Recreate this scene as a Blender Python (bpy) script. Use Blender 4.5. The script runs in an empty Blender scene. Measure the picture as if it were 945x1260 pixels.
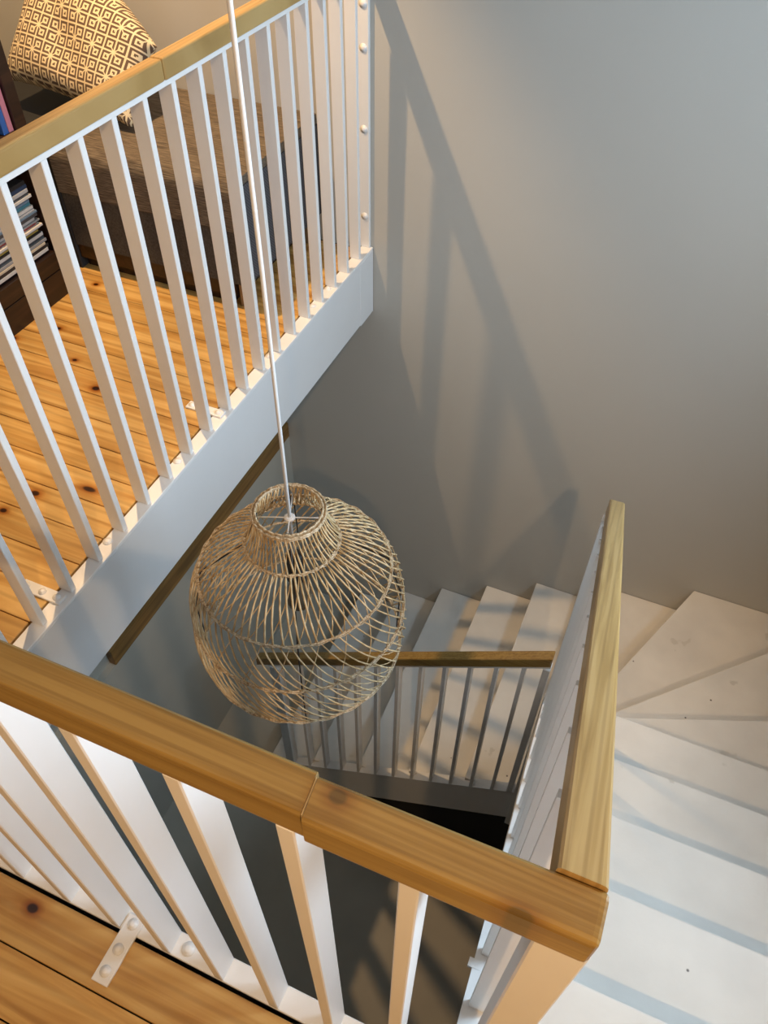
import bpy, bmesh, math, random
from mathutils import Vector, Matrix
random.seed(7)
S = bpy.context.scene
COL = S.collection

# ------------------------------------------------------------------ camera
F_PX, YAW, PITCH, ROLL, CAM_H = 967.352, 0.390904, 0.831321, 0.014945, 1.59333
cy, sy, cp, sp = math.cos(YAW), math.sin(YAW), math.cos(PITCH), math.sin(PITCH)
fwd = Vector((-sy * cp, cy * cp, -sp)); rgt = Vector((cy, sy, 0)); upv = rgt.cross(fwd)
cr, sr = math.cos(ROLL), math.sin(ROLL)
r2 = cr * rgt + sr * upv; u2 = -sr * rgt + cr * upv
cam_data = bpy.data.cameras.new('camera'); cam = bpy.data.objects.new('camera', cam_data); COL.objects.link(cam)
cam_data.sensor_fit = 'HORIZONTAL'; cam_data.sensor_width = 36.0; cam_data.lens = 36.0 * F_PX / 945.0
cam_data.clip_start = 0.02
cam.matrix_world = Matrix(((r2.x, u2.x, -fwd.x, 0), (r2.y, u2.y, -fwd.y, 0), (r2.z, u2.z, -fwd.z, CAM_H), (0, 0, 0, 1)))
S.camera = cam

# ------------------------------------------------------------------ world, daylight, exposure
S.view_settings.view_transform = 'Standard'; S.view_settings.look = 'None'
S.view_settings.gamma = 1.0; S.view_settings.use_curve_mapping = False
S.view_settings.exposure = 0.0
W = bpy.data.worlds.new('sky'); S.world = W; W.use_nodes = True
W.node_tree.nodes['Background'].inputs[0].default_value = (0.55, 0.72, 1.0, 1)
W.node_tree.nodes['Background'].inputs[1].default_value = 1.0
WIN_Y0, WIN_Y1, WIN_Z0, WIN_Z1, WALL_RX = 0.80, 1.65, 0.68, 1.58, 1.15
def area(name, loc, rot, sx, sy_, power, col):
    d = bpy.data.lights.new(name, 'AREA'); d.shape = 'RECTANGLE'; d.size = sx; d.size_y = sy_; d.energy = power; d.color = col
    o = bpy.data.objects.new(name, d); COL.objects.link(o); o.location = loc; o.rotation_euler = rot; return o
area('window_daylight', (WALL_RX + 0.16, (WIN_Y0 + WIN_Y1) / 2, (WIN_Z0 + WIN_Z1) / 2 + 0.05), (0, math.radians(90), 0), 0.95, 0.9, 84, (0.60, 0.80, 1.0))
WARM = (1.0, 0.64, 0.32)
LAMP_A, LAMP_A_W = (-1.86, 1.95, 2.41), 215
LAMP_B, LAMP_B_W = (0.35, -0.72, 2.30), 100

# ------------------------------------------------------------------ materials
def new_mat(name):
    m = bpy.data.materials.new(name); m.use_nodes = True
    nt = m.node_tree; b = nt.nodes['Principled BSDF']
    return m, nt, b
def nd(nt, t, **kw):
    n = nt.nodes.new(t)
    for k, v in kw.items(): setattr(n, k, v)
    return n
def ramp(nt, stops, interp='LINEAR'):
    r = nd(nt, 'ShaderNodeValToRGB'); r.color_ramp.interpolation = interp
    e = r.color_ramp.elements
    while len(e) < len(stops): e.new(0.5)
    for el, (p, c) in zip(e, stops): el.position = p; el.color = (*c, 1)
    return r
def mapped(nt, scale, coord='Object', rnd=False):
    tc = nd(nt, 'ShaderNodeTexCoord'); mp = nd(nt, 'ShaderNodeMapping'); mp.inputs['Scale'].default_value = scale
    if rnd:
        oi = nd(nt, 'ShaderNodeObjectInfo'); mu = nd(nt, 'ShaderNodeMath', operation='MULTIPLY'); mu.inputs[1].default_value = 37.0
        nt.links.new(oi.outputs['Random'], mu.inputs[0])
        cx = nd(nt, 'ShaderNodeCombineXYZ'); nt.links.new(mu.outputs[0], cx.inputs[0]); nt.links.new(mu.outputs[0], cx.inputs[1])
        nt.links.new(cx.outputs[0], mp.inputs['Location'])
    nt.links.new(tc.outputs[coord], mp.inputs['Vector']); return mp
def bump(nt, b, h, strength, dist=0.002):
    n = nd(nt, 'ShaderNodeBump'); n.inputs['Strength'].default_value = strength; n.inputs['Distance'].default_value = dist
    nt.links.new(h, n.inputs['Height']); nt.links.new(n.outputs[0], b.inputs['Normal'])
def paint(name, c, rough=0.55, var=0.06, scale=6, bumpy=0.05, spots=None, specks=False):
    m, nt, b = new_mat(name)
    mp = mapped(nt, (scale,) * 3); nz = nd(nt, 'ShaderNodeTexNoise'); nz.inputs['Scale'].default_value = 1.0; nz.inputs['Detail'].default_value = 6
    nt.links.new(mp.outputs[0], nz.inputs['Vector'])
    lo = tuple(x * (1 - var) for x in c); hi = tuple(min(1, x * (1 + var * 0.6)) for x in c)
    r = ramp(nt, [(0.3, lo), (0.7, hi)]); nt.links.new(nz.outputs[0], r.inputs[0])
    out = r.outputs[0]
    if spots:
        n2 = nd(nt, 'ShaderNodeTexNoise'); n2.inputs['Scale'].default_value = spots[0]; n2.inputs['Detail'].default_value = 3
        nt.links.new(nd(nt, 'ShaderNodeTexCoord').outputs['Object'], n2.inputs['Vector'])
        rr = ramp(nt, [(spots[1], (0, 0, 0)), (spots[1] + 0.03, (1, 1, 1))]); nt.links.new(n2.outputs[0], rr.inputs[0])
        mx = nd(nt, 'ShaderNodeMixRGB'); nt.links.new(rr.outputs[0], mx.inputs[0]); nt.links.new(out, mx.inputs[1]); mx.inputs[2].default_value = (*spots[2], 1); out = mx.outputs[0]
    if specks:
        vo = nd(nt, 'ShaderNodeTexVoronoi'); vo.inputs['Scale'].default_value = 7.0; nt.links.new(nd(nt, 'ShaderNodeTexCoord').outputs['Object'], vo.inputs['Vector'])
        rs = ramp(nt, [(0.022, (1, 1, 1)), (0.035, (0, 0, 0))]); nt.links.new(vo.outputs['Distance'], rs.inputs[0])
        ms = nd(nt, 'ShaderNodeMixRGB'); nt.links.new(rs.outputs[0], ms.inputs[0]); nt.links.new(out, ms.inputs[1]); ms.inputs[2].default_value = (.08, .065, .05, 1); out = ms.outputs[0]
    nt.links.new(out, b.inputs['Base Color']); b.inputs['Roughness'].default_value = rough
    if bumpy:
        n3 = nd(nt, 'ShaderNodeTexNoise'); n3.inputs['Scale'].default_value = 90; n3.inputs['Detail'].default_value = 3
        nt.links.new(nd(nt, 'ShaderNodeTexCoord').outputs['Object'], n3.inputs['Vector']); bump(nt, b, n3.outputs[0], bumpy)
    return m
def wood(name, dark, mid, light, axis=0, rough=0.35, grain=1.0, rnd=False, knots=None, coat=0.0, kstr=1.0, cross=26, flat=False):
    m, nt, b = new_mat(name)
    sc = [cross * grain] * 3; sc[axis] = 1.6 * grain * (cross / 26) ** .4
    if flat: sc[2] = sc[axis]
    mp = mapped(nt, sc, rnd=rnd); nz = nd(nt, 'ShaderNodeTexNoise'); nz.inputs['Scale'].default_value = 1.0; nz.inputs['Detail'].default_value = 5; nz.inputs['Distortion'].default_value = 1.2
    nt.links.new(mp.outputs[0], nz.inputs['Vector'])
    r = ramp(nt, [(0.36, dark), (0.5, mid), (0.64, light)]); nt.links.new(nz.outputs[0], r.inputs[0])
    sc2 = [9 * grain * cross / 26] * 3; sc2[axis] = 0.9 * grain
    if flat: sc2[2] = sc2[axis]
    mp2 = mapped(nt, sc2, rnd=rnd); wv = nd(nt, 'ShaderNodeTexWave', wave_type='BANDS', bands_direction='Y' if axis != 1 else 'X')
    wv.inputs['Scale'].default_value = 1.6; wv.inputs['Distortion'].default_value = 3.0 if not rnd else 5.0; wv.inputs['Detail'].default_value = 2; wv.inputs['Detail Scale'].default_value = 0.8
    nt.links.new(mp2.outputs[0], wv.inputs['Vector']); wv.inputs['Scale'].default_value = 0.9
    rr = ramp(nt, [(0.0, (0.74, 0.70, 0.64)), (0.3, (1, 1, 1)), (1, (1.0, 1.0, 1.0))]); nt.links.new(wv.outputs[0], rr.inputs[0])
    mx = nd(nt, 'ShaderNodeMixRGB', blend_type='MULTIPLY'); mx.inputs[0].default_value = 0.7
    nt.links.new(r.outputs[0], mx.inputs[1]); nt.links.new(rr.outputs[0], mx.inputs[2]); out = mx.outputs[0]
    if rnd:
        oi = nd(nt, 'ShaderNodeObjectInfo'); r3 = ramp(nt, [(0, (0.84, 0.82, 0.78)), (1, (1.08, 1.06, 1.02))]); nt.links.new(oi.outputs['Random'], r3.inputs[0])
        m3 = nd(nt, 'ShaderNodeMixRGB', blend_type='MULTIPLY'); m3.inputs[0].default_value = 1; nt.links.new(out, m3.inputs[1]); nt.links.new(r3.outputs[0], m3.inputs[2]); out = m3.outputs[0]
    for (kx, ky, rad, st) in (knots or []):
        g = nd(nt, 'ShaderNodeNewGeometry'); s = nd(nt, 'ShaderNodeVectorMath', operation='SUBTRACT'); s.inputs[1].default_value = (kx, ky, 0)
        nt.links.new(g.outputs['Position'], s.inputs[0])
        sca = nd(nt, 'ShaderNodeVectorMath', operation='MULTIPLY'); sca.inputs[1].default_value = (1 / (rad * st), 1 / rad, 0); nt.links.new(s.outputs[0], sca.inputs[0])
        ln = nd(nt, 'ShaderNodeVectorMath', operation='LENGTH'); nt.links.new(sca.outputs[0], ln.inputs[0])
        q = ramp(nt, [(0.0, (0.035, 0.012, 0.004)), (0.16, (0.06, 0.02, 0.006)), (0.24, (0.55, 0.32, 0.14)), (0.5, (0.9, 0.8, 0.66)), (0.9, (1, 1, 1))])
        dv = nd(nt, 'ShaderNodeMath', operation='DIVIDE'); dv.inputs[1].default_value = 4.0; nt.links.new(ln.outputs['Value'], dv.inputs[0]); nt.links.new(dv.outputs[0], q.inputs[0])
        mk = nd(nt, 'ShaderNodeMixRGB', blend_type='MULTIPLY'); mk.inputs[0].default_value = kstr; nt.links.new(out, mk.inputs[1]); nt.links.new(q.outputs[0], mk.inputs[2]); out = mk.outputs[0]
    nt.links.new(out, b.inputs['Base Color']); b.inputs['Roughness'].default_value = rough
    b.inputs['Coat Weight'].default_value = coat
    bump(nt, b, nz.outputs[0], 0.08)
    return m

M = {}
M['wall'] = paint('wall_paint', (0.50, 0.485, 0.44), 0.75, 0.03, 1.2, 0.04)
M['ceiling'] = paint('ceiling_paint', (0.8, 0.79, 0.76), 0.8, 0.02, 2)
M['steel'] = paint('white_enamel', (0.84, 0.83, 0.81), 0.38, 0.02, 8, 0.03)
M['fascia'] = paint('fascia_paint', (0.74, 0.75, 0.75), 0.5, 0.03, 3, 0.05)
M['stair'] = paint('stair_paint', (0.74, 0.71, 0.65), 0.5, 0.09, 5, 0.10, (9, 0.70, (0.60, 0.57, 0.51)), True)
M['greywall'] = paint('grey_wall_paint', (0.50, 0.485, 0.42), 0.8, 0.06, 3, 0.05)
M['lowfloor'] = paint('grey_floor', (0.50, 0.47, 0.395), 0.8, 0.10, 4, 0.08)
M['dark'] = paint('dark_slab_and_shade', (0.02, 0.02, 0.02), 0.9, 0.1, 4, 0)  # floor slab; also shade painted in under the stairs and beside the bench
FK = [(-2.027, 1.577, .010, 1.5), (-1.603, 1.467, .012, 1.3), (-1.978, 1.967, .009, 1.3), (-1.473, 1.02, .011, 1.5), (-1.345, 1.093, .010, 2.6), (-1.509, .934, .009, 1.4), (-1.923, 1.685, .008, 1.3), (-1.758, 1.561, .007, 1.4), (-.764, .157, .010, 1.4)]
M['pine'] = wood('pine_floorboard', (0.52, 0.28, 0.075), (0.65, 0.385, 0.12), (0.74, 0.48, 0.175), 0, 0.32, 1.0, True, FK, 0.15)
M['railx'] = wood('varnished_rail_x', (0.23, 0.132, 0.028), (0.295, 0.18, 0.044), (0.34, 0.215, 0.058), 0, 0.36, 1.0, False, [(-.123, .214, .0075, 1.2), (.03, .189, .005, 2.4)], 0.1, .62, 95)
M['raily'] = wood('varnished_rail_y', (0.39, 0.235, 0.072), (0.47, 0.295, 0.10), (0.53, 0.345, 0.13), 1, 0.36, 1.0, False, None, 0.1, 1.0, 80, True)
M['beam'] = wood('lower_timber', (0.22, 0.115, 0.03), (0.30, 0.165, 0.045), (0.36, 0.20, 0.06), 1, 0.5)
M['walnut'] = wood('dark_walnut', (0.013, 0.006, 0.0035), (0.024, 0.010, 0.005), (0.038, 0.016, 0.008), 1, 0.4)
M['legwood'] = wood('leg_wood', (0.16, 0.10, 0.055), (0.24, 0.16, 0.09), (0.30, 0.21, 0.12), 2, 0.5)
M['rattan'] = wood('rattan', (0.42, 0.28, 0.13), (0.58, 0.42, 0.22), (0.70, 0.54, 0.32), 2, 0.5, 1.5)
M['rattan_dark'] = wood('rattan_binding', (0.28, 0.19, 0.10), (0.52, 0.40, 0.25), (0.66, 0.54, 0.37), 2, 0.55, 6)
M['wire'] = paint('black_wire', (0.015, 0.014, 0.013), 0.5, 0, 1, 0)
M['cord'] = paint('white_cord', (0.8, 0.79, 0.77), 0.5, 0.02, 4, 0)
M['smoke'] = paint('smoked_bulb', (0.10, 0.085, 0.06), 0.15, 0.02, 4, 0)
M['glue'] = paint('joint_filler', (0.60, 0.47, 0.27), 0.7, 0.1, 40, 0)

def fabric():
    m, nt, b = new_mat('bench_weave')
    mp = mapped(nt, (18, 400, 400)); nz = nd(nt, 'ShaderNodeTexNoise'); nz.inputs['Scale'].default_value = 1; nz.inputs['Detail'].default_value = 4
    nt.links.new(mp.outputs[0], nz.inputs['Vector'])
    r = ramp(nt, [(0.3, (0.045, 0.034, 0.024)), (0.5, (0.13, 0.10, 0.07)), (0.72, (0.27, 0.215, 0.15))]); nt.links.new(nz.outputs[0], r.inputs[0])
    nt.links.new(r.outputs[0], b.inputs['Base Color']); b.inputs['Roughness'].default_value = 0.95
    bump(nt, b, nz.outputs[0], 0.4, 0.003); return m
M['weave'] = fabric()
def navy():
    m, nt, b = new_mat('bench_side_weave')
    mp = mapped(nt, (180, 180, 180)); ck = nd(nt, 'ShaderNodeTexChecker'); ck.inputs['Scale'].default_value = 1
    ck.inputs[1].default_value = (0.035, 0.036, 0.042, 1); ck.inputs[2].default_value = (0.085, 0.088, 0.098, 1)
    nt.links.new(mp.outputs[0], ck.inputs['Vector']); nt.links.new(ck.outputs[0], b.inputs['Base Color']); b.inputs['Roughness'].default_value = 0.95; return m
M['navy'] = navy()
M['base_weave'] = paint('bench_front_weave', (0.075, 0.066, 0.054), 0.95, 0.35, 160, 0.2)
def cushion_mat():
    m, nt, b = new_mat('cushion_print')
    tc = nd(nt, 'ShaderNodeTexCoord'); sx = nd(nt, 'ShaderNodeSeparateXYZ'); nt.links.new(tc.outputs['Object'], sx.inputs[0])
    def mth(op, a, c=None, k=None):
        n = nd(nt, 'ShaderNodeMath', operation=op)
        nt.links.new(a, n.inputs[0])
        if c is not None: nt.links.new(c, n.inputs[1])
        if k is not None: n.inputs[1].default_value = k
        return n.outputs[0]
    P = 0.040
    us = mth('DIVIDE', sx.outputs[0], k=P); vs = mth('DIVIDE', sx.outputs[1], k=P)
    us = mth('ADD', us, k=40.0); vs = mth('ADD', vs, k=40.0)
    fu = mth('SUBTRACT', mth('FRACT', us), k=0.5); fv = mth('SUBTRACT', mth('FRACT', vs), k=0.5)
    au = mth('ABSOLUTE', fu); av = mth('ABSOLUTE', fv)
    d = mth('MAXIMUM', au, av)
    ring = mth('MULTIPLY', mth('GREATER_THAN', d, k=0.25), mth('LESS_THAN', d, k=0.43))
    core = mth('LESS_THAN', d, k=0.11)
    br = mth('MAXIMUM', ring, core)
    # cream diagonal rays towards the star corners: period of two cells
    gu = mth('SUBTRACT', mth('FRACT', mth('MULTIPLY', us, k=0.5)), k=0.5); gv = mth('SUBTRACT', mth('FRACT', mth('MULTIPLY', vs, k=0.5)), k=0.5)
    diag = mth('ABSOLUTE', mth('SUBTRACT', mth('ABSOLUTE', gu), mth('ABSOLUTE', gv)))
    near = mth('LESS_THAN', mth('MAXIMUM', mth('ABSOLUTE', gu), mth('ABSOLUTE', gv)), k=0.24)
    ray = mth('MULTIPLY', mth('LESS_THAN', diag, k=0.032), near)
    keep = mth('SUBTRACT', br, ray); keep = mth('MAXIMUM', keep, k=0.0)
    mx = nd(nt, 'ShaderNodeMixRGB'); nt.links.new(keep, mx.inputs[0])
    mx.inputs[1].default_value = (0.80, 0.66, 0.42, 1); mx.inputs[2].default_value = (0.135, 0.085, 0.055, 1)
    nt.links.new(mx.outputs[0], b.inputs['Base Color']); b.inputs['Roughness'].default_value = 0.9
    nz = nd(nt, 'ShaderNodeTexNoise'); nz.inputs['Scale'].default_value = 300; nt.links.new(tc.outputs['Object'], nz.inputs['Vector']); bump(nt, b, nz.outputs[0], 0.25)
    return m
M['cushion'] = cushion_mat()
def glass_mat():
    m, nt, b = new_mat('window_glass'); o = nt.nodes['Material Output']
    t = nd(nt, 'ShaderNodeBsdfTransparent'); g = nd(nt, 'ShaderNodeBsdfGlossy'); g.inputs['Roughness'].default_value = 0.02
    mx = nd(nt, 'ShaderNodeMixShader'); mx.inputs[0].default_value = 0.06
    nt.links.new(t.outputs[0], mx.inputs[1]); nt.links.new(g.outputs[0], mx.inputs[2]); nt.links.new(mx.outputs[0], o.inputs['Surface']); return m
M['glass'] = glass_mat()

# ------------------------------------------------------------------ mesh helpers
def box(bm, x0, x1, y0, y1, z0, z1, bev=0.0, seg=2, mtx=None):
    vs = [bm.verts.new((x, y, z)) for x in (x0, x1) for y in (y0, y1) for z in (z0, z1)]
    f = [(0, 1, 3, 2), (4, 6, 7, 5), (0, 4, 5, 1), (2, 3, 7, 6), (0, 2, 6, 4), (1, 5, 7, 3)]
    fs = [bm.faces.new([vs[i] for i in q]) for q in f]
    if mtx is not None: bmesh.ops.transform(bm, matrix=mtx, verts=vs)
    if bev:
        es = list({e for fc in fs for e in fc.edges}); bmesh.ops.bevel(bm, geom=es, offset=bev, segments=seg, profile=0.6, affect='EDGES')
    return bm
def hexa(bm, bot, top, bev=0.0, seg=2, pick=None):
    """bot, top: matching lists of 3D points (any polygon)."""
    n = len(bot); a = [bm.verts.new(p) for p in bot]; c = [bm.verts.new(p) for p in top]
    fs = [bm.faces.new(list(reversed(a))), bm.faces.new(c)]
    for i in range(n): fs.append(bm.faces.new([a[i], a[(i + 1) % n], c[(i + 1) % n], c[i]]))
    if bev:
        es = [e for e in {e for fc in fs for e in fc.edges} if pick is None or pick(e)]; bmesh.ops.bevel(bm, geom=es, offset=bev, segments=seg, profile=0.6, affect='EDGES')
    return bm
def prism(bm, poly, z0, z1, bev=0.0):
    return hexa(bm, [(x, y, z0) for x, y in poly], [(x, y, z1) for x, y in poly], bev)
def prism_xz(poly, ya, yb):
    return hexa(bmesh.new(), [(x, ya, z) for x, z in poly], [(x, yb, z) for x, z in poly])
def tube(bm, pts, r, n=6, closed=False, rad=None):
    pts = [Vector(p) for p in pts]; rings = []
    L = len(pts)
    for i, p in enumerate(pts):
        a = pts[(i - 1) % L] if (closed or i) else pts[0]; c = pts[(i + 1) % L] if (closed or i < L - 1) else pts[-1]
        t = (c - a).normalized(); ref = Vector((0, 0, 1)) if abs(t.z) < 0.95 else Vector((1, 0, 0))
        u = t.cross(ref).normalized(); v = t.cross(u)
        rr = rad(i) if rad else r
        rings.append([bm.verts.new(p + rr * (math.cos(2 * math.pi * k / n) * u + math.sin(2 * math.pi * k / n) * v)) for k in range(n)])
    for i in range(L if closed else L - 1):
        A, B = rings[i], rings[(i + 1) % L]
        for k in range(n): bm.faces.new([A[k], A[(k + 1) % n], B[(k + 1) % n], B[k]])
    if not closed:
        bm.faces.new(list(reversed(rings[0]))); bm.faces.new(rings[-1])
    return bm
def lathe(bm, prof, n=16, c=(0, 0, 0), mtx=None):
    rings = []
    new = []
    for r, z in prof:
        ring = [bm.verts.new((c[0] + r * math.cos(2 * math.pi * k / n), c[1] + r * math.sin(2 * math.pi * k / n), c[2] + z)) for k in range(n)]
        rings.append(ring); new += ring
    for A, B in zip(rings, rings[1:]):
        for k in range(n): bm.faces.new([A[k], A[(k + 1) % n], B[(k + 1) % n], B[k]])
    bm.faces.new(list(reversed(rings[0]))); bm.faces.new(rings[-1])
    if mtx is not None: bmesh.ops.transform(bm, matrix=mtx, verts=new)
    return bm
def mesh_obj(name, bm, mat, parent=None, smooth=False, loc=None):
    bmesh.ops.recalc_face_normals(bm, faces=bm.faces)
    me = bpy.data.meshes.new(name); bm.to_mesh(me); bm.free()
    me.materials.append(M[mat])
    if smooth:
        for p in me.polygons: p.use_smooth = True
    o = bpy.data.objects.new(name, me); COL.objects.link(o)
    if loc: o.location = loc
    if parent: attach(o, parent)
    return o
def attach(o, parent):
    o.parent = parent
    o.matrix_parent_inverse = Matrix.Translation(parent.location).inverted()   # parts are modelled in world coordinates
def share(src, name, loc, parent=None):
    o = bpy.data.objects.new(name, src.data); COL.objects.link(o); o.location = loc
    if parent: attach(o, parent)
    return o
def thing(name, label, cat, loc, group=None):
    o = bpy.data.objects.new(name, None); COL.objects.link(o); o.location = loc; o.empty_display_size = 0.05
    return tag(o, label, cat, group)
def tag(o, label, cat, group=None):
    o['label'] = label; o['category'] = cat
    if group: o['group'] = group
    return o
def struct(o, label, cat='room'):
    o['kind'] = 'structure'; o['label'] = label; o['category'] = cat; return o
def NB(): return bmesh.new()

# ------------------------------------------------------------------ main dimensions
WY = 2.637                       # face of the far wall
XL = -1.150                      # well side of the landing edge (left side of the well)
YN = 0.1865                      # edge of the floorboards at the near side of the well
LEFT, FRONT, CEIL, LOW = -2.85, -2.6, 2.5, -2.49
XW = -1.63                       # lower left wall

# ------------------------------------------------------------------ room shell
struct(mesh_obj('wall_far', box(NB(), LEFT - 0.1, WALL_RX + 0.1, WY, WY + 0.12, LOW - 0.1, CEIL + 0.1), 'wall'), 'tall plain off-white plaster wall at the end of the stairwell', 'wall')
struct(mesh_obj('wall_left', box(NB(), LEFT - 0.1, LEFT, FRONT, WY, -0.02, CEIL), 'wall'), 'off-white wall of the upper room beyond the bookcase', 'wall')
struct(mesh_obj('wall_front', box(NB(), LEFT - 0.1, WALL_RX + 0.1, FRONT - 0.1, FRONT, LOW, CEIL), 'wall'), 'off-white wall behind the landing', 'wall')
bm = NB()
box(bm, WALL_RX, WALL_RX + 0.1, FRONT, WIN_Y0, LOW, CEIL); box(bm, WALL_RX, WALL_RX + 0.1, WIN_Y1, WY, LOW, CEIL)
box(bm, WALL_RX, WALL_RX + 0.1, WIN_Y0, WIN_Y1, LOW, WIN_Z0); box(bm, WALL_RX, WALL_RX + 0.1, WIN_Y0, WIN_Y1, WIN_Z1, CEIL)
struct(mesh_obj('wall_right', bm, 'wall'), 'off-white wall with a window beside the upper stair flight', 'wall')
w = thing('window_1', 'white framed window in the wall beside the upper stair flight', 'window', (WALL_RX + 0.05, (WIN_Y0 + WIN_Y1) / 2, WIN_Z0)); w['kind'] = 'structure'
bm = NB()
for a in ((WIN_Y0, WIN_Y0 + 0.05, WIN_Z0, WIN_Z1), (WIN_Y1 - 0.05, WIN_Y1, WIN_Z0, WIN_Z1), (WIN_Y0, WIN_Y1, WIN_Z0, WIN_Z0 + 0.05), (WIN_Y0, WIN_Y1, WIN_Z1 - 0.05, WIN_Z1)):
    box(bm, WALL_RX + 0.03, WALL_RX + 0.08, *a)
mesh_obj('window_frame', bm, 'steel', w)
mesh_obj('pane', box(NB(), WALL_RX + 0.052, WALL_RX + 0.057, WIN_Y0 + 0.05, WIN_Y1 - 0.05, WIN_Z0 + 0.05, WIN_Z1 - 0.05), 'glass', w)
struct(mesh_obj('ceiling', box(NB(), LEFT - 0.1, WALL_RX + 0.1, FRONT - 0.1, WY + 0.1, CEIL, CEIL + 0.1), 'ceiling'), 'white ceiling above the stairwell', 'ceiling')

# upper floor: slab with separate pine boards on it
bm = NB(); prism(bm, [(LEFT, FRONT), (WALL_RX, FRONT), (WALL_RX, YN), (XL - 0.045, YN), (XL - 0.045, WY), (LEFT, WY)], -0.28, -0.021)
floor = struct(mesh_obj('floor', bm, 'dark'), 'upper floor of orange pine boards around the stairwell', 'floor')
PITCH_B = 0.0965; G = 0.0013
lb = mesh_obj('floorboard', box(NB(), LEFT + 0.005, WALL_RX - 0.005, -PITCH_B + G, -G, -0.02, 0.0, 0.0012, 1), 'pine', floor, loc=(0, YN, 0))
for n in range(1, 9): share(lb, 'floorboard', (0, YN - n * PITCH_B, 0), floor)
sb = mesh_obj('floorboard', box(NB(), LEFT + 0.005, -1.2005, G, PITCH_B - G, -0.02, 0.0, 0.0012, 1), 'pine', floor, loc=(0, YN, 0))
for n in range(1, 25): share(sb, 'floorboard', (0, YN + n * PITCH_B, 0), floor)
bm = NB(); box(bm, LEFT + 0.005, WALL_RX - 0.005, FRONT + 0.01, YN - 9 * PITCH_B, -0.02, -0.001)
mesh_obj('floorboard', bm, 'pine', floor)

# edge boards around the well
t1 = mesh_obj('trim_1', box(NB(), XL - 0.045, XL, YN, WY - 0.004, -0.288, -0.0095, 0.002, 1), 'fascia'); struct(t1, 'white painted edge board under the far landing railing', 'trim')
mesh_obj('fascia_end_lap', box(NB(), XL - 0.03, XL + 0.0015, WY - 0.13, WY - 0.004, -0.292, -0.012, 0.001, 1), 'fascia', t1)
t2 = mesh_obj('trim_2', box(NB(), XL + 0.0, 0.0, YN + 0.012, YN + 0.045, -0.288, -0.0095, 0.002, 1), 'fascia'); struct(t2, 'white painted edge board under the near landing railing', 'trim')

# lower level
struct(mesh_obj('floor_lower', box(NB(), LEFT, WALL_RX + 0.1, FRONT, WY, LOW - 0.1, LOW), 'lowfloor'), 'dark grey floor at the bottom of the stairwell', 'floor')
struct(mesh_obj('wall_lower_left', box(NB(), XW - 0.12, XW, FRONT, WY, LOW, -1.18), 'greywall'), 'grey lower wall at the foot of the stairs under the timber beam', 'wall')
struct(mesh_obj('wall_lower_setback', box(NB(), XW - 0.12, XW - 0.03, FRONT, WY, -1.18, -0.28), 'greywall'), 'set-back grey wall strip behind the timber beam', 'wall')
tag(mesh_obj('timber_beam', box(NB(), XW - 0.03, XW + 0.004, 1.135, WY - 0.002, -1.18, -1.085, 0.004, 2), 'beam'), 'long brown timber beam capping the grey lower wall, half hidden under the white edge board', 'beam')

# ------------------------------------------------------------------ staircase
st = thing('staircase', 'pale painted winding staircase going down along the far wall', 'stairs', (0.6, 0.6, LOW))
TZ = {1: -.17, 2: -.34, 3: -.51, 4: -.68, 5: -.85, 6: -1.02, 7: -1.2, 8: -1.385, 9: -1.56, 10: -1.70, 11: -1.858, 12: -2.015, 13: -2.17, 14: -2.33}
NY = {0: .225, 1: .487, 2: .748, 3: 1.005, 4: 1.262, 5: 1.512}
NX = {9: .045, 10: -.213, 11: -.469, 12: -.722, 13: -.975, 14: -1.23}
PV = (.05, 1.522); RX = WALL_RX - .03; FY = WY - .002; IX = .045; IY = 1.482
def tread(poly, z): mesh_obj('tread', prism(NB(), poly, z - .032, z, .004), 'stair', st)
def riser(a, c, z0, z1, off):
    (ax, ay), (bx, by) = a, c; ox, oy = off
    mesh_obj('riser', prism(NB(), [(ax + ox * .6, ay + oy * .6), (bx + ox * .6, by + oy * .6), (bx + ox * 1.6, by + oy * 1.6), (ax + ox * 1.6, ay + oy * 1.6)], z0, z1), 'stair', st)
for k in range(1, 6):
    tread([(IX, NY[k - 1] - .02), (RX, NY[k - 1] - .02), (RX, NY[k]), (IX, NY[k])], TZ[k])
    riser((IX, NY[k - 1]), (RX, NY[k - 1]), TZ[k], (TZ[k - 1] if k > 1 else 0) - .033, (0, -.015))
mesh_obj('top_nosing', box(NB(), .1, RX, YN, .225, -.03, 0, .003), 'stair', st)
w1 = (RX, PV[1] + .403 * (RX - PV[0])); w2 = (RX, PV[1] + .985 * (RX - PV[0])); w3 = (PV[0] + (FY - PV[1]) / 2.45, FY)
tread([(IX, 1.492), (RX, 1.492), w1, PV], TZ[6]); riser((PV[0], NY[5]), (RX, NY[5]), TZ[6], TZ[5] - .033, (0, -.015))
tread([(PV[0], PV[1] - .02), (RX, w1[1] - .03), w2, PV], TZ[7]); riser(PV, w1, TZ[7], TZ[6] - .033, (.006, -.014))
tread([(PV[0] + .01, PV[1]), (RX, w2[1] - .04), (RX, FY), w3, PV], TZ[8]); riser(PV, w2, TZ[8], TZ[7] - .033, (.011, -.011))
tread([(NX[9], IY), (PV[0] + .03, PV[1]), (w3[0] + .03, FY), (NX[9], FY)], TZ[9]); riser(PV, w3, TZ[9], TZ[8] - .033, (.014, -.006))
for k in range(10, 15):
    tread([(NX[k], IY), (NX[k - 1] + .02, IY), (NX[k - 1] + .02, FY), (NX[k], FY)], TZ[k])
    riser((NX[k - 1], IY), (NX[k - 1], FY), TZ[k], TZ[k - 1] - .033, (.015, 0))
riser((NX[14], IY), (NX[14], FY), LOW, TZ[14] - .033, (.015, 0))
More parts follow.
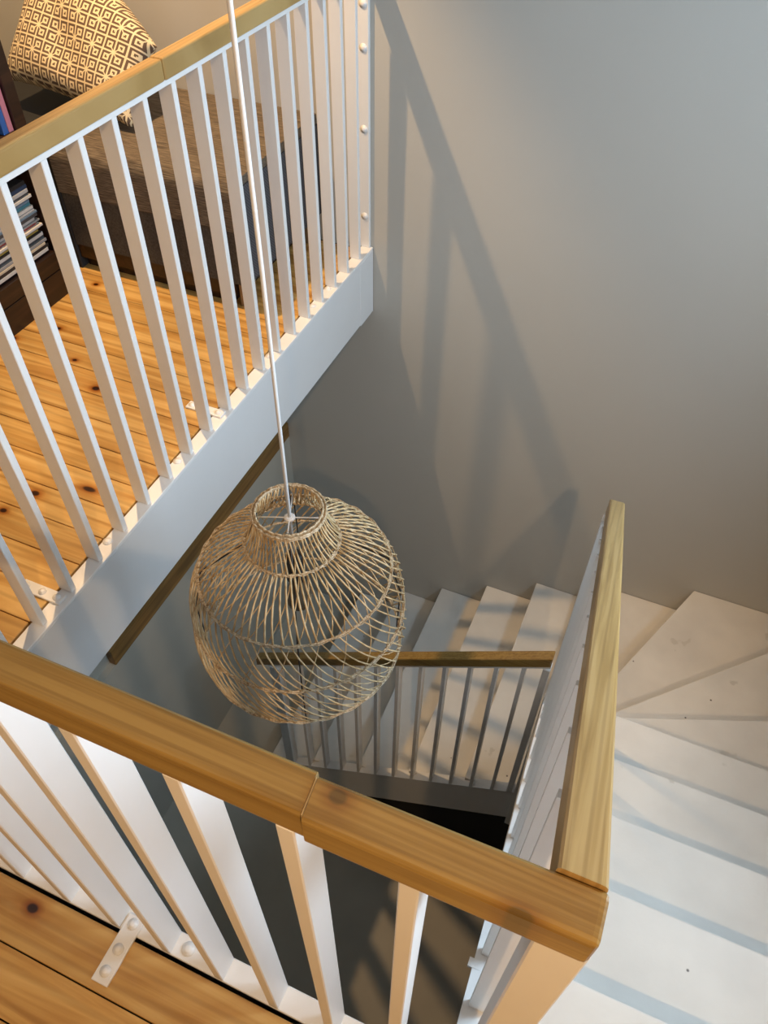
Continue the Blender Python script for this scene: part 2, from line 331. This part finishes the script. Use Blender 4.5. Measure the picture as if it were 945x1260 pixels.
# stringers
SL1 = .664
def nz1(y): return -(y - .225) * SL1
def xin(y): return .045 - .0325 * (y - .235)
y0, y1 = .24, 1.50
hexa_pts = lambda dz0, dz1, xa, xb: ([(xin(y0) + xa, y0, nz1(y0) + dz0), (xin(y0) + xb, y0, nz1(y0) + dz0), (xin(y1) + xb, y1, nz1(y1) + dz0), (xin(y1) + xa, y1, nz1(y1) + dz0)],
                                     [(xin(y0) + xa, y0, nz1(y0) + dz1), (xin(y0) + xb, y0, nz1(y0) + dz1), (xin(y1) + xb, y1, nz1(y1) + dz1), (xin(y1) + xa, y1, nz1(y1) + dz1)])
mesh_obj('stringer', hexa(NB(), *hexa_pts(-.26, -.012, -.004, .02)), 'stair', st)
def zs(x): return -1.594 + .612 * x
def seg2(x0, x1, ya, yb, fa, fb, bev=0.0):
    return hexa(NB(), [(x0, ya, fa(x0)), (x1, ya, fa(x1)), (x1, yb, fa(x1)), (x0, yb, fa(x0))], [(x0, ya, fb(x0)), (x1, ya, fb(x1)), (x1, yb, fb(x1)), (x0, yb, fb(x0))], bev)
mesh_obj('stringer', seg2(-1.10, .02, 1.458, 1.481, lambda x: -1.866 + .618 * x, lambda x: zs(x) - .008), 'steel', st)

mesh_obj('shade_panel', prism_xz([(-.95, LOW), (.04, LOW), (.04, -1.845), (-.95, -2.458)], 1.484, 1.494), 'dark', st)  # added near-black sheet, stands for the deep shade under the lower flight
# ------------------------------------------------------------------ railings
def bolt_mesh(bm, c, axis='Z', r=.011):
    mt = Matrix.Translation(c)
    if axis == 'Y': mt = mt @ Matrix.Rotation(math.radians(90), 4, 'X')
    lathe(bm, [(r * 1.15, 0), (r * 1.15, .0016), (r * .78, .0018), (r * .70, .0042), (r * .4, .0056), (r * .1, .006)], 12, mtx=mt)
    return bm
ZT = .944            # underside of the flat top bar
# near railing ----------------------------------------------------
nr = thing('railing', 'white steel railing with a jointed golden timber handrail along the near landing edge', 'railing', (-.5, .21, 0))
BX0, BS, BT, BW = -.8143, .1099, .018, .040
bm = box(NB(), -BT, 0, .193, .193 + BW, 0, ZT, .0015, 1); b0 = mesh_obj('baluster', bm, 'steel', nr, loc=(BX0 - 3 * BS, 0, 0))
for k in range(-2, 8): share(b0, 'baluster', (BX0 + k * BS, 0, 0), nr)
mesh_obj('corner_post', box(NB(), .046, .088, .195, .236, -.1, ZT + .006, .002, 1), 'steel', nr)
mesh_obj('base_bar', box(NB(), XL + .003, .046, .1925, .2335, -.009, -.0002, .0015, 1), 'steel', nr)
mesh_obj('top_bar', box(NB(), XL + .003, .05, .1945, .2225, ZT, ZT + .008, .001, 1), 'steel', nr)
RZ0, RZ1 = ZT + .008, 1.0
def rail_piece(name, x0, x1, yA, yB, dz=0.0):
    # yA / yB : (near, far) edges at x0 and x1; slanted joint
    bm = NB()
    hexa(bm, [(x0[0], yA[0], RZ0), (x1[0], yB[0], RZ0), (x1[1], yB[1], RZ0), (x0[1], yA[1], RZ0)], [(x0[0], yA[0], RZ1 + dz), (x1[0], yB[0], RZ1 + dz), (x1[1], yB[1], RZ1 + dz), (x0[1], yA[1], RZ1 + dz)], .0065, 3,
         lambda e: abs(e.verts[0].co.x - e.verts[1].co.x) > .1 or min(v.co.x for v in e.verts) > .08)
    return mesh_obj(name, bm, 'railx', nr, smooth=False)
rail_piece('handrail', (XL + .002, XL + .002), (-.1438, -.1468), (.186, .2225), (.190, .2280), -.0015)
rail_piece('handrail', (-.1410, -.1440), (.086, .086), (.187, .2240), (.189, .2285))
mesh_obj('joint_filler', hexa(NB(), [(-.1441, .1905, RZ0 + .004), (-.1408, .1905, RZ0 + .004), (-.1440, .2255, RZ0 + .004), (-.1471, .2255, RZ0 + .004)], [(-.1441, .1925, .9945), (-.1408, .1925, .9945), (-.1440, .2235, .9945), (-.1471, .2235, .9945)]), 'glue', nr)
def tab(parent, x0, x1, y0_, y1_, bolts, z=0.0):
    p = mesh_obj('fixing_plate', box(NB(), x0, x1, y0_, y1_, z, z + .007, .002, 2), 'steel', parent)
    for c in bolts: mesh_obj('bolt', bolt_mesh(NB(), (c[0], c[1], z + .007), 'Z', .009), 'steel', p, True)
tab(nr, -.590, -.556, .104, .222, [(-.573, .207), (-.573, .162), (-.573, .124)])
for x in (-.459, -.90): mesh_obj('bolt', bolt_mesh(NB(), (x, .213, 0)), 'steel', nr, True)

# far landing railing -----------------------------------------------
fr = thing('railing', 'white steel railing with timber handrail in front of the bench, bolted to the far wall', 'railing', (-1.17, 1.4, 0))
UY0, US, XO = .9986, .1089, -1.160
BT2 = .017
b1 = mesh_obj('baluster', box(NB(), XO - .040, XO, 0, BT2, 0, ZT, .0015, 1), 'steel', fr, loc=(0, UY0 - 7 * US, 0))
for k in range(-6, 15): share(b1, 'baluster', (0, UY0 + k * US, 0), fr)
eb = mesh_obj('end_bar', box(NB(), XO - .040, XO, WY - .016, WY - .0005, 0, ZT, .0015, 1), 'steel', fr)
for z in (.128, .451, .71, .837): mesh_obj('bolt', bolt_mesh(NB(), (XO - .0185, WY - .016, z), 'Y', .012), 'steel', eb, True)
mesh_obj('base_bar', box(NB(), XO - .0345, XL + .001, .236, WY - .003, -.009, -.0002, .0015, 1), 'steel', fr)
mesh_obj('top_bar', box(NB(), XO - .033, XO + .003, .236, WY - .003, ZT, ZT + .0145, .001, 1), 'steel', fr)
def rail_y(ya, yb, xa, xb, parent, z1=1.004):
    mesh_obj('handrail', box(NB(), xa, xb, ya, yb, ZT + .0146, z1, .006, 3), 'raily', parent)
rail_y(.233, 1.5085, -1.182, -1.148, fr, 1.003); rail_y(1.5095, WY - .003, -1.1825, -1.1465, fr)
for yy in (.752, 1.515): tab(fr, -1.29, XO - .004, yy - .016, yy + .016, [(-1.275, yy), (-1.225, yy), (-1.182, yy)])
for yy in (.955, 1.288, 1.84, 2.165, 2.29): mesh_obj('bolt', bolt_mesh(NB(), (XO - .022, yy, 0)), 'steel', fr, True)

# stair railing beside the upper flight ---------------------------------
sr_ = thing('railing', 'white steel railing with sloping timber handrail beside the upper stair flight', 'railing', (.06, .8, -.4))
def zr(y): return 1.0 - .669 * (y - .235)
def slope_rail(ya, yb, xa, xb, t0, t1):
    return [(xin(ya) + xa, ya, zr(ya) + t0), (xin(ya) + xb, ya, zr(ya) + t0), (xin(yb) + xb, yb, zr(yb) + t0), (xin(yb) + xa, yb, zr(yb) + t0)], [(xin(ya) + xa, ya, zr(ya) + t1), (xin(ya) + xb, ya, zr(ya) + t1), (xin(yb) + xb, yb, zr(yb) + t1), (xin(yb) + xa, yb, zr(yb) + t1)]
mesh_obj('handrail', hexa(NB(), *slope_rail(.229, 1.452, 0, .038, -.056, 0), .006, 3, lambda e: abs(e.verts[0].co.y - e.verts[1].co.y) > .3 or min(v.co.y for v in e.verts) > 1.4), 'raily', sr_)
mesh_obj('top_bar', hexa(NB(), *slope_rail(.237, 1.448, .003, .035, -.066, -.0562)), 'steel', sr_)
ba, bb = hexa_pts(-.0118, -.003, -.014, .040)
ba[3] = (xin(y1) - .003, *ba[3][1:]); bb[3] = (xin(y1) - .003, *bb[3][1:])
mesh_obj('base_bar', hexa(NB(), ba, bb), 'steel', sr_)
for j in range(1, 11):
    y = .236 + .110 * j; x = xin(y)
    hb = hexa(NB(), [(x - .002, y, nz1(y) - .006), (x + .038, y, nz1(y) - .006), (x + .038, y + .013, nz1(y + .013) - .006), (x - .002, y + .013, nz1(y + .013) - .006)],
              [(x - .002, y, zr(y) - .064), (x + .038, y, zr(y) - .064), (x + .038, y + .013, zr(y + .013) - .064), (x - .002, y + .013, zr(y + .013) - .064)])
    mesh_obj('baluster', hb, 'steel', sr_)
mesh_obj('end_post', box(NB(), xin(1.44) - .004, xin(1.44) + .038, 1.428, 1.452, TZ[9] - .3, zr(1.44) - .066, .0015, 1), 'steel', sr_)
for y in (.42, .62): mesh_obj('bracket', hexa(NB(), [(xin(y) - .022, y, nz1(y) - .014), (xin(y) + .004, y, nz1(y) - .014), (xin(y) + .004, y + .02, nz1(y + .02) - .014), (xin(y) - .022, y + .02, nz1(y + .02) - .014)],
    [(xin(y) - .022, y, nz1(y) - .002), (xin(y) + .004, y, nz1(y) - .002), (xin(y) + .004, y + .02, nz1(y + .02) - .002), (xin(y) - .022, y + .02, nz1(y + .02) - .002)]), 'steel', sr_)

# lower railing ----------------------------------------------------------
lr = thing('railing', 'lowest white railing with timber handrail beside the lower stair flight, behind the woven lampshade', 'railing', (-.55, 1.47, -2.0))
mesh_obj('handrail', seg2(-1.182, -.008, 1.452, 1.490, lambda x: -.612 + .637 * x, lambda x: -.563 + .637 * x, .005), 'railx', lr)
mesh_obj('top_bar', seg2(-1.13, -.008, 1.454, 1.486, lambda x: -.6205 + .637 * x, lambda x: -.6122 + .637 * x), 'steel', lr)
mesh_obj('base_bar', seg2(-1.118, .0, 1.454, 1.496, lambda x: zs(x) - .008, lambda x: zs(x)), 'steel', lr)
for k in range(11):
    x = -.082 - .0893 * k
    mesh_obj('baluster', seg2(x - .014, x, 1.455, 1.493, lambda x: zs(x) - .001, lambda x: -.6205 + .637 * x), 'steel', lr)
mesh_obj('post', box(NB(), -1.118, -1.073, 1.452, 1.494, zs(-1.118) - .2, -.6215 - .637 * 1.118, .0015, 1), 'steel', lr)
mesh_obj('post', box(NB(), -.030, -.006, 1.454, 1.494, zs(-.03) - .01, -.645, .0015, 1), 'steel', lr)

# ------------------------------------------------------------------ woven pendant lamp
LX, LY = -.547, .856
pl = thing('pendant_lamp', 'large woven rattan pendant lampshade hanging on a white cord in the stairwell', 'lamp', (LX, LY, .08))
RINGS = [(.066, .495), (.093, .417), (.196, .333), (.224, .216), (.219, .082)]
for i, (r, z) in enumerate(RINGS):
    bm = NB(); n = 72
    pts = [(LX + r * math.cos(2 * math.pi * k / n), LY + r * math.sin(2 * math.pi * k / n), z) for k in range(n)]
    tube(bm, pts, .0026, 6, True)
    # binding wraps
    if i == 0:
        for off, zo in ((.0045, .002), (-.002, .0045), (.003, -.0045)):
            pts = [(LX + (r + off + .0016 * math.sin(k * math.pi)) * math.cos(2 * math.pi * k / 120), LY + (r + off) * math.sin(2 * math.pi * k / 120), z + zo + .0010 * math.sin(k * 1.3)) for k in range(120)]
            tube(bm, pts, .0024, 5, True)
    else:
        for off, ph in ((.003, 0), (-.0015, 2.0)):
            pts = [(LX + (r + off) * math.cos(2 * math.pi * k / 144), LY + (r + off) * math.sin(2 * math.pi * k / 144), z + .0028 * math.sin(k * 1.1 + ph)) for k in range(144)]
            tube(bm, pts, .0013, 4, True)
    mesh_obj('ring', bm, 'rattan_dark', pl, True)
def strands(name, i, count, twist, bulge, r=.00145, jit=.01):
    (ra, za), (rb, zb) = RINGS[i], RINGS[i + 1]
    bm = NB()
    for k in range(count):
        a0 = 2 * math.pi * k / count + random.uniform(-jit, jit); tw = twist + random.uniform(-.02, .02)
        pts = []
        for s in range(6):
            t = s / 5; a = a0 + tw * t
            rr = ra + (rb - ra) * t + bulge * math.sin(math.pi * t); z = za + (zb - za) * t
            pts.append((LX + rr * math.cos(a), LY + rr * math.sin(a), z))
        tube(bm, pts, r, 4)
    o = mesh_obj(name, bm, 'rattan', pl, True); o['kind'] = 'stuff'
strands('neck_strands', 0, 56, .18, -.006, .0020); strands('neck_strands', 0, 28, -.15, -.008, .0013)
strands('shoulder_strands', 1, 72, .09, .012, .0021); strands('shoulder_strands', 1, 40, -.28, .008, .0013)
strands('body_strands', 2, 66, .36, .012, .0019); strands('body_strands', 2, 22, -.20, .010, .0012)
strands('rim_strands', 3, 66, .38, .010, .0019); strands('rim_strands', 3, 44, .62, .006, .0012)
bm = NB()
for q in range(4):
    a = .5 + q * math.pi / 2
    tube(bm, [(LX + (r - .005) * math.cos(a), LY + (r - .005) * math.sin(a), z) for r, z in RINGS], .0017, 5)
mesh_obj('wire_frame', bm, 'wire', pl, True)
bm = NB()
for a in (YAW, YAW + math.pi / 2):
    tube(bm, [(LX - .066 * math.cos(a), LY - .066 * math.sin(a), .478), (LX + .066 * math.cos(a), LY + .066 * math.sin(a), .478)], .0014, 5)
lathe(bm, [(.006, -.003), (.011, -.002), (.011, .002), (.006, .003)], 12, (LX, LY, .478))
mesh_obj('spider_fitting', bm, 'cord', pl, True)
mesh_obj('lamp_holder', lathe(NB(), [(.004, .372), (.016, .366), (.018, .36), (.019, .318), (.021, .316), (.021, .295), (.015, .29)], 16, (LX, LY, 0)), 'wire', pl, True)
mesh_obj('bulb', lathe(NB(), [(.013, .29), (.016, .275), (.027, .245), (.030, .225), (.026, .207), (.014, .196), (.003, .193)], 16, (LX, LY, 0)), 'smoke', pl, True)
mesh_obj('cord', tube(NB(), [(LX, LY, .37), (LX + .002, LY, 1.0), (LX, LY, 1.6), (LX, LY, CEIL - .03)], .0036, 8), 'cord', pl, True)
mesh_obj('ceiling_rose', lathe(NB(), [(.012, -.05), (.03, -.045), (.05, -.02), (.052, 0)], 20, (LX, LY, CEIL)), 'cord', pl, True)

# ------------------------------------------------------------------ bench, cushion
bn = thing('bench', 'long upholstered bench in brown striped weave against the far wall', 'bench', (-2.05, 2.34, 0))
def rounded_slab(x0, x1, y0_, y1_, z0, z1, r):
    bm = NB(); prof = [(y1_, z0), (y0_, z0)]
    for i in range(7):
        a = math.pi - i * (math.pi / 2) / 6; prof.append((y0_ + r + r * math.cos(a), z1 - r + r * math.sin(a)))
    prof.append((y1_, z1 + .008))
    A = [bm.verts.new((x0, y, z)) for y, z in prof]; B = [bm.verts.new((x1, y, z)) for y, z in prof]
    bm.faces.new(A); bm.faces.new(list(reversed(B)))
    for i in range(len(prof)): j = (i + 1) % len(prof); bm.faces.new([A[i], A[j], B[j], B[i]])
    return bm
mesh_obj('seat', rounded_slab(-2.09, -1.372, 2.035, WY - .006, .30, .462, .045), 'weave', bn)
mesh_obj('side_panel', box(NB(), -1.3715, -1.366, 2.04, WY - .006, .10, .435, .001, 1), 'navy', bn)
mesh_obj('base_body', box(NB(), -2.088, -1.373, 2.042, WY - .01, .10, .305), 'base_weave', bn)
mesh_obj('dark_filler', box(NB(), LEFT + .02, -2.0915, 2.04, WY - .006, 0, .43, .003, 1), 'dark', bn)  # added black block filling the dark area left of the seat
mesh_obj('plinth', box(NB(), -2.088, -1.45, 2.075, WY - .02, 0, .10), 'walnut', bn)
for x, y in ((-1.415, 2.06), (-1.415, 2.55)): mesh_obj('leg', box(NB(), x, x + .045, y, y + .045, 0, .10, .003), 'legwood', bn)
mesh_obj('frame_rail', box(NB(), -2.088, -1.42, 2.048, 2.07, .045, .0995, .002), 'walnut', bn)

def cushion():
    N = 40; wd, ht, th = .60, .47, .085
    bm = NB(); grid = {}
    for side in (1, -1):
        for i in range(N + 1):
            for j in range(N + 1):
                u = -1 + 2 * i / N; v = -1 + 2 * j / N
                edge = i in (0, N) or j in (0, N)
                if side == -1 and edge: grid[(side, i, j)] = grid[(1, i, j)]; continue
                px = u * wd / 2 * (1 - .09 * (1 - v * v) * abs(u) ** 2 * 1.0); py = v * ht / 2 * (1 - .09 * (1 - u * u) * abs(v) ** 2)
                py -= .20 * max(0, (u + .25) / 1.25) ** 1.3 * max(0, (v + .4) / 1.4) ** 1.2
                h = th * ((1 - u ** 4) * (1 - v ** 4)) ** .55
                h += .006 * math.sin(7 * u + 3 * v) * (1 - u * u) * (1 - v * v) + .010 * math.sin(5 * v - 9 * u * v) * (1 - u * u) * (1 - v * v) * (u > -.2)
                grid[(side, i, j)] = bm.verts.new((px, py, side * h))
    for side in (1, -1):
        for i in range(N):
            for j in range(N):
                q = [grid[(side, i, j)], grid[(side, i + 1, j)], grid[(side, i + 1, j + 1)], grid[(side, i, j + 1)]]
                bm.faces.new(q if side == 1 else list(reversed(q)))
    return bm
cu = mesh_obj('cushion', cushion(), 'cushion', None, True)
tag(cu, 'cream and brown geometric patterned cushion leaning on the bench', 'cushion')
# local X along the bottom edge, local Y up the back, local Z facing the room
ex = Vector((.52, -.066, -.045)).normalized(); lean = math.radians(39)
back = Vector((-ex.y, ex.x, 0)).normalized(); e0 = back * math.sin(lean) + Vector((0, 0, 1)) * math.cos(lean)
ey = (e0 - ex * ex.dot(e0)).normalized(); ez = ex.cross(ey)
c0 = Vector((-1.878, 2.225, .484)) - ex * .29 + ey * .235
cu.matrix_world = Matrix(((ex.x, ey.x, ez.x, c0.x), (ex.y, ey.y, ez.y, c0.y), (ex.z, ey.z, ez.z, c0.z), (0, 0, 0, 1)))

# ------------------------------------------------------------------ bookcase with magazines and books
BKX, BY0, BY1 = -2.03, 1.0, 1.93
bk = thing('bookcase', 'dark brown wooden bookcase beside the bench', 'bookcase', (-2.2, 1.5, 0))
mesh_obj('side_panel', box(NB(), BKX - .32, BKX, BY1 - .045, BY1, 0, 1.15, .002, 1), 'walnut', bk)
mesh_obj('side_panel', box(NB(), BKX - .32, BKX, BY0, BY0 + .045, 0, 1.15, .002, 1), 'walnut', bk)
mesh_obj('back_panel', box(NB(), BKX - .32, BKX - .305, BY0 + .045, BY1 - .045, .02, 1.12), 'walnut', bk)
mesh_obj('plinth', box(NB(), BKX - .31, BKX - .001, BY0 + .0455, BY1 - .0455, 0, .098, .001, 1), 'walnut', bk)
mesh_obj('shelf', box(NB(), BKX - .304, BKX - .002, BY0 + .0455, BY1 - .0455, .10, .165, .002, 1), 'walnut', bk)
mesh_obj('shelf', box(NB(), BKX - .304, BKX - .002, BY0 + .0455, BY1 - .0455, .545, .572, .002, 1), 'walnut', bk)
mesh_obj('top_board', box(NB(), BKX - .32, BKX, BY0 + .0455, BY1 - .0455, 1.12, 1.15, .002, 1), 'walnut', bk)
COLS = [('navy blue', (.03, .05, .10)), ('white', (.62, .60, .56)), ('grey', (.28, .29, .30)), ('black', (.02, .02, .022)), ('pale cream', (.55, .48, .36)), ('slate blue', (.14, .21, .29)), ('silver', (.42, .43, .44)), ('dark red', (.26, .04, .04)), ('teal', (.06, .20, .26)), ('mustard', (.34, .25, .06)), ('charcoal', (.07, .07, .075))]
for n, c in COLS: M['mag_' + n] = paint('cover_' + n.replace(' ', '_'), c, .4, .12, 20, 0)
SEQ = [0, 1, 3, 4, 2, 10, 1, 3, 9, 5, 1, 7, 2, 6, 10, 5, 6, 1, 8, 5, 2, 1, 10, 6, 0, 3]
ORD = 'bottom second third fourth fifth sixth seventh eighth ninth tenth eleventh twelfth thirteenth fourteenth fifteenth sixteenth seventeenth eighteenth nineteenth twentieth twenty-first twenty-second twenty-third twenty-fourth twenty-fifth top'.split()
z = .1655
for i, ci in enumerate(SEQ):
    n, c = COLS[ci]; h = random.choice((.007, .009, .011, .013, .008)); sh = random.uniform(-.012, .004); dy = random.uniform(-.01, .01)
    pos = 'bottom one of the stack' if i == 0 else ('top one of the stack' if i == len(SEQ) - 1 else ORD[i] + ' from the bottom of the stack')
    o = mesh_obj('magazine', box(NB(), BKX - .25 + sh, BKX - .018 + sh, 1.56 + dy, 1.868 + dy, z, z + h - .0006, .001, 1), 'mag_' + n)
    tag(o, n + ' magazine lying on the lower bookcase shelf, ' + pos, 'magazine', 'magazines stacked on the lower bookcase shelf'); z += h
for n, c, ya, yb, h in (('pink', (.55, .22, .30), 1.862, 1.882, .23), ('blue', (.03, .12, .42), 1.838, 1.860, .21)):
    M['book_' + n] = paint('spine_' + n, c, .5, .1, 20, 0)
    b_ = thing('book', n + ' book standing on the upper bookcase shelf', 'book', (BKX - .1, ya, .5725), 'books standing on the upper bookcase shelf')
    mesh_obj('cover', box(NB(), BKX - .17, BKX - .012, ya, yb, .5725, .5725 + h, .001, 1), 'book_' + n, b_)
    mesh_obj('pages', box(NB(), BKX - .172, BKX - .02, ya + .002, yb - .002, .5755, .5725 + h + .0005), 'mag_white', b_)

# ------------------------------------------------------------------ ceiling lamps
def ceiling_lamp(loc, power, label, cone):
    t = thing('ceiling_light', label, 'lamp', (loc[0], loc[1], CEIL))
    mesh_obj('base', lathe(NB(), [(.02, -.035), (.05, -.03), (.055, 0)], 20, (loc[0], loc[1], CEIL)), 'cord', t, True)
    mesh_obj('lampholder', lathe(NB(), [(.02, loc[2] + .05 - CEIL), (.02, -.03)], 14, (loc[0], loc[1], CEIL)), 'cord', t, True)
    d = bpy.data.lights.new('lamp_light', 'SPOT'); d.energy = power; d.color = WARM; d.shadow_soft_size = .022; d.spot_size = math.radians(cone); d.spot_blend = .45
    o = bpy.data.objects.new('lamp_light', d); COL.objects.link(o); o.location = loc
ceiling_lamp(LAMP_A, LAMP_A_W, 'bare white ceiling lamp above the bench', 84)
ceiling_lamp(LAMP_B, LAMP_B_W, 'bare white ceiling lamp above the near landing', 150)
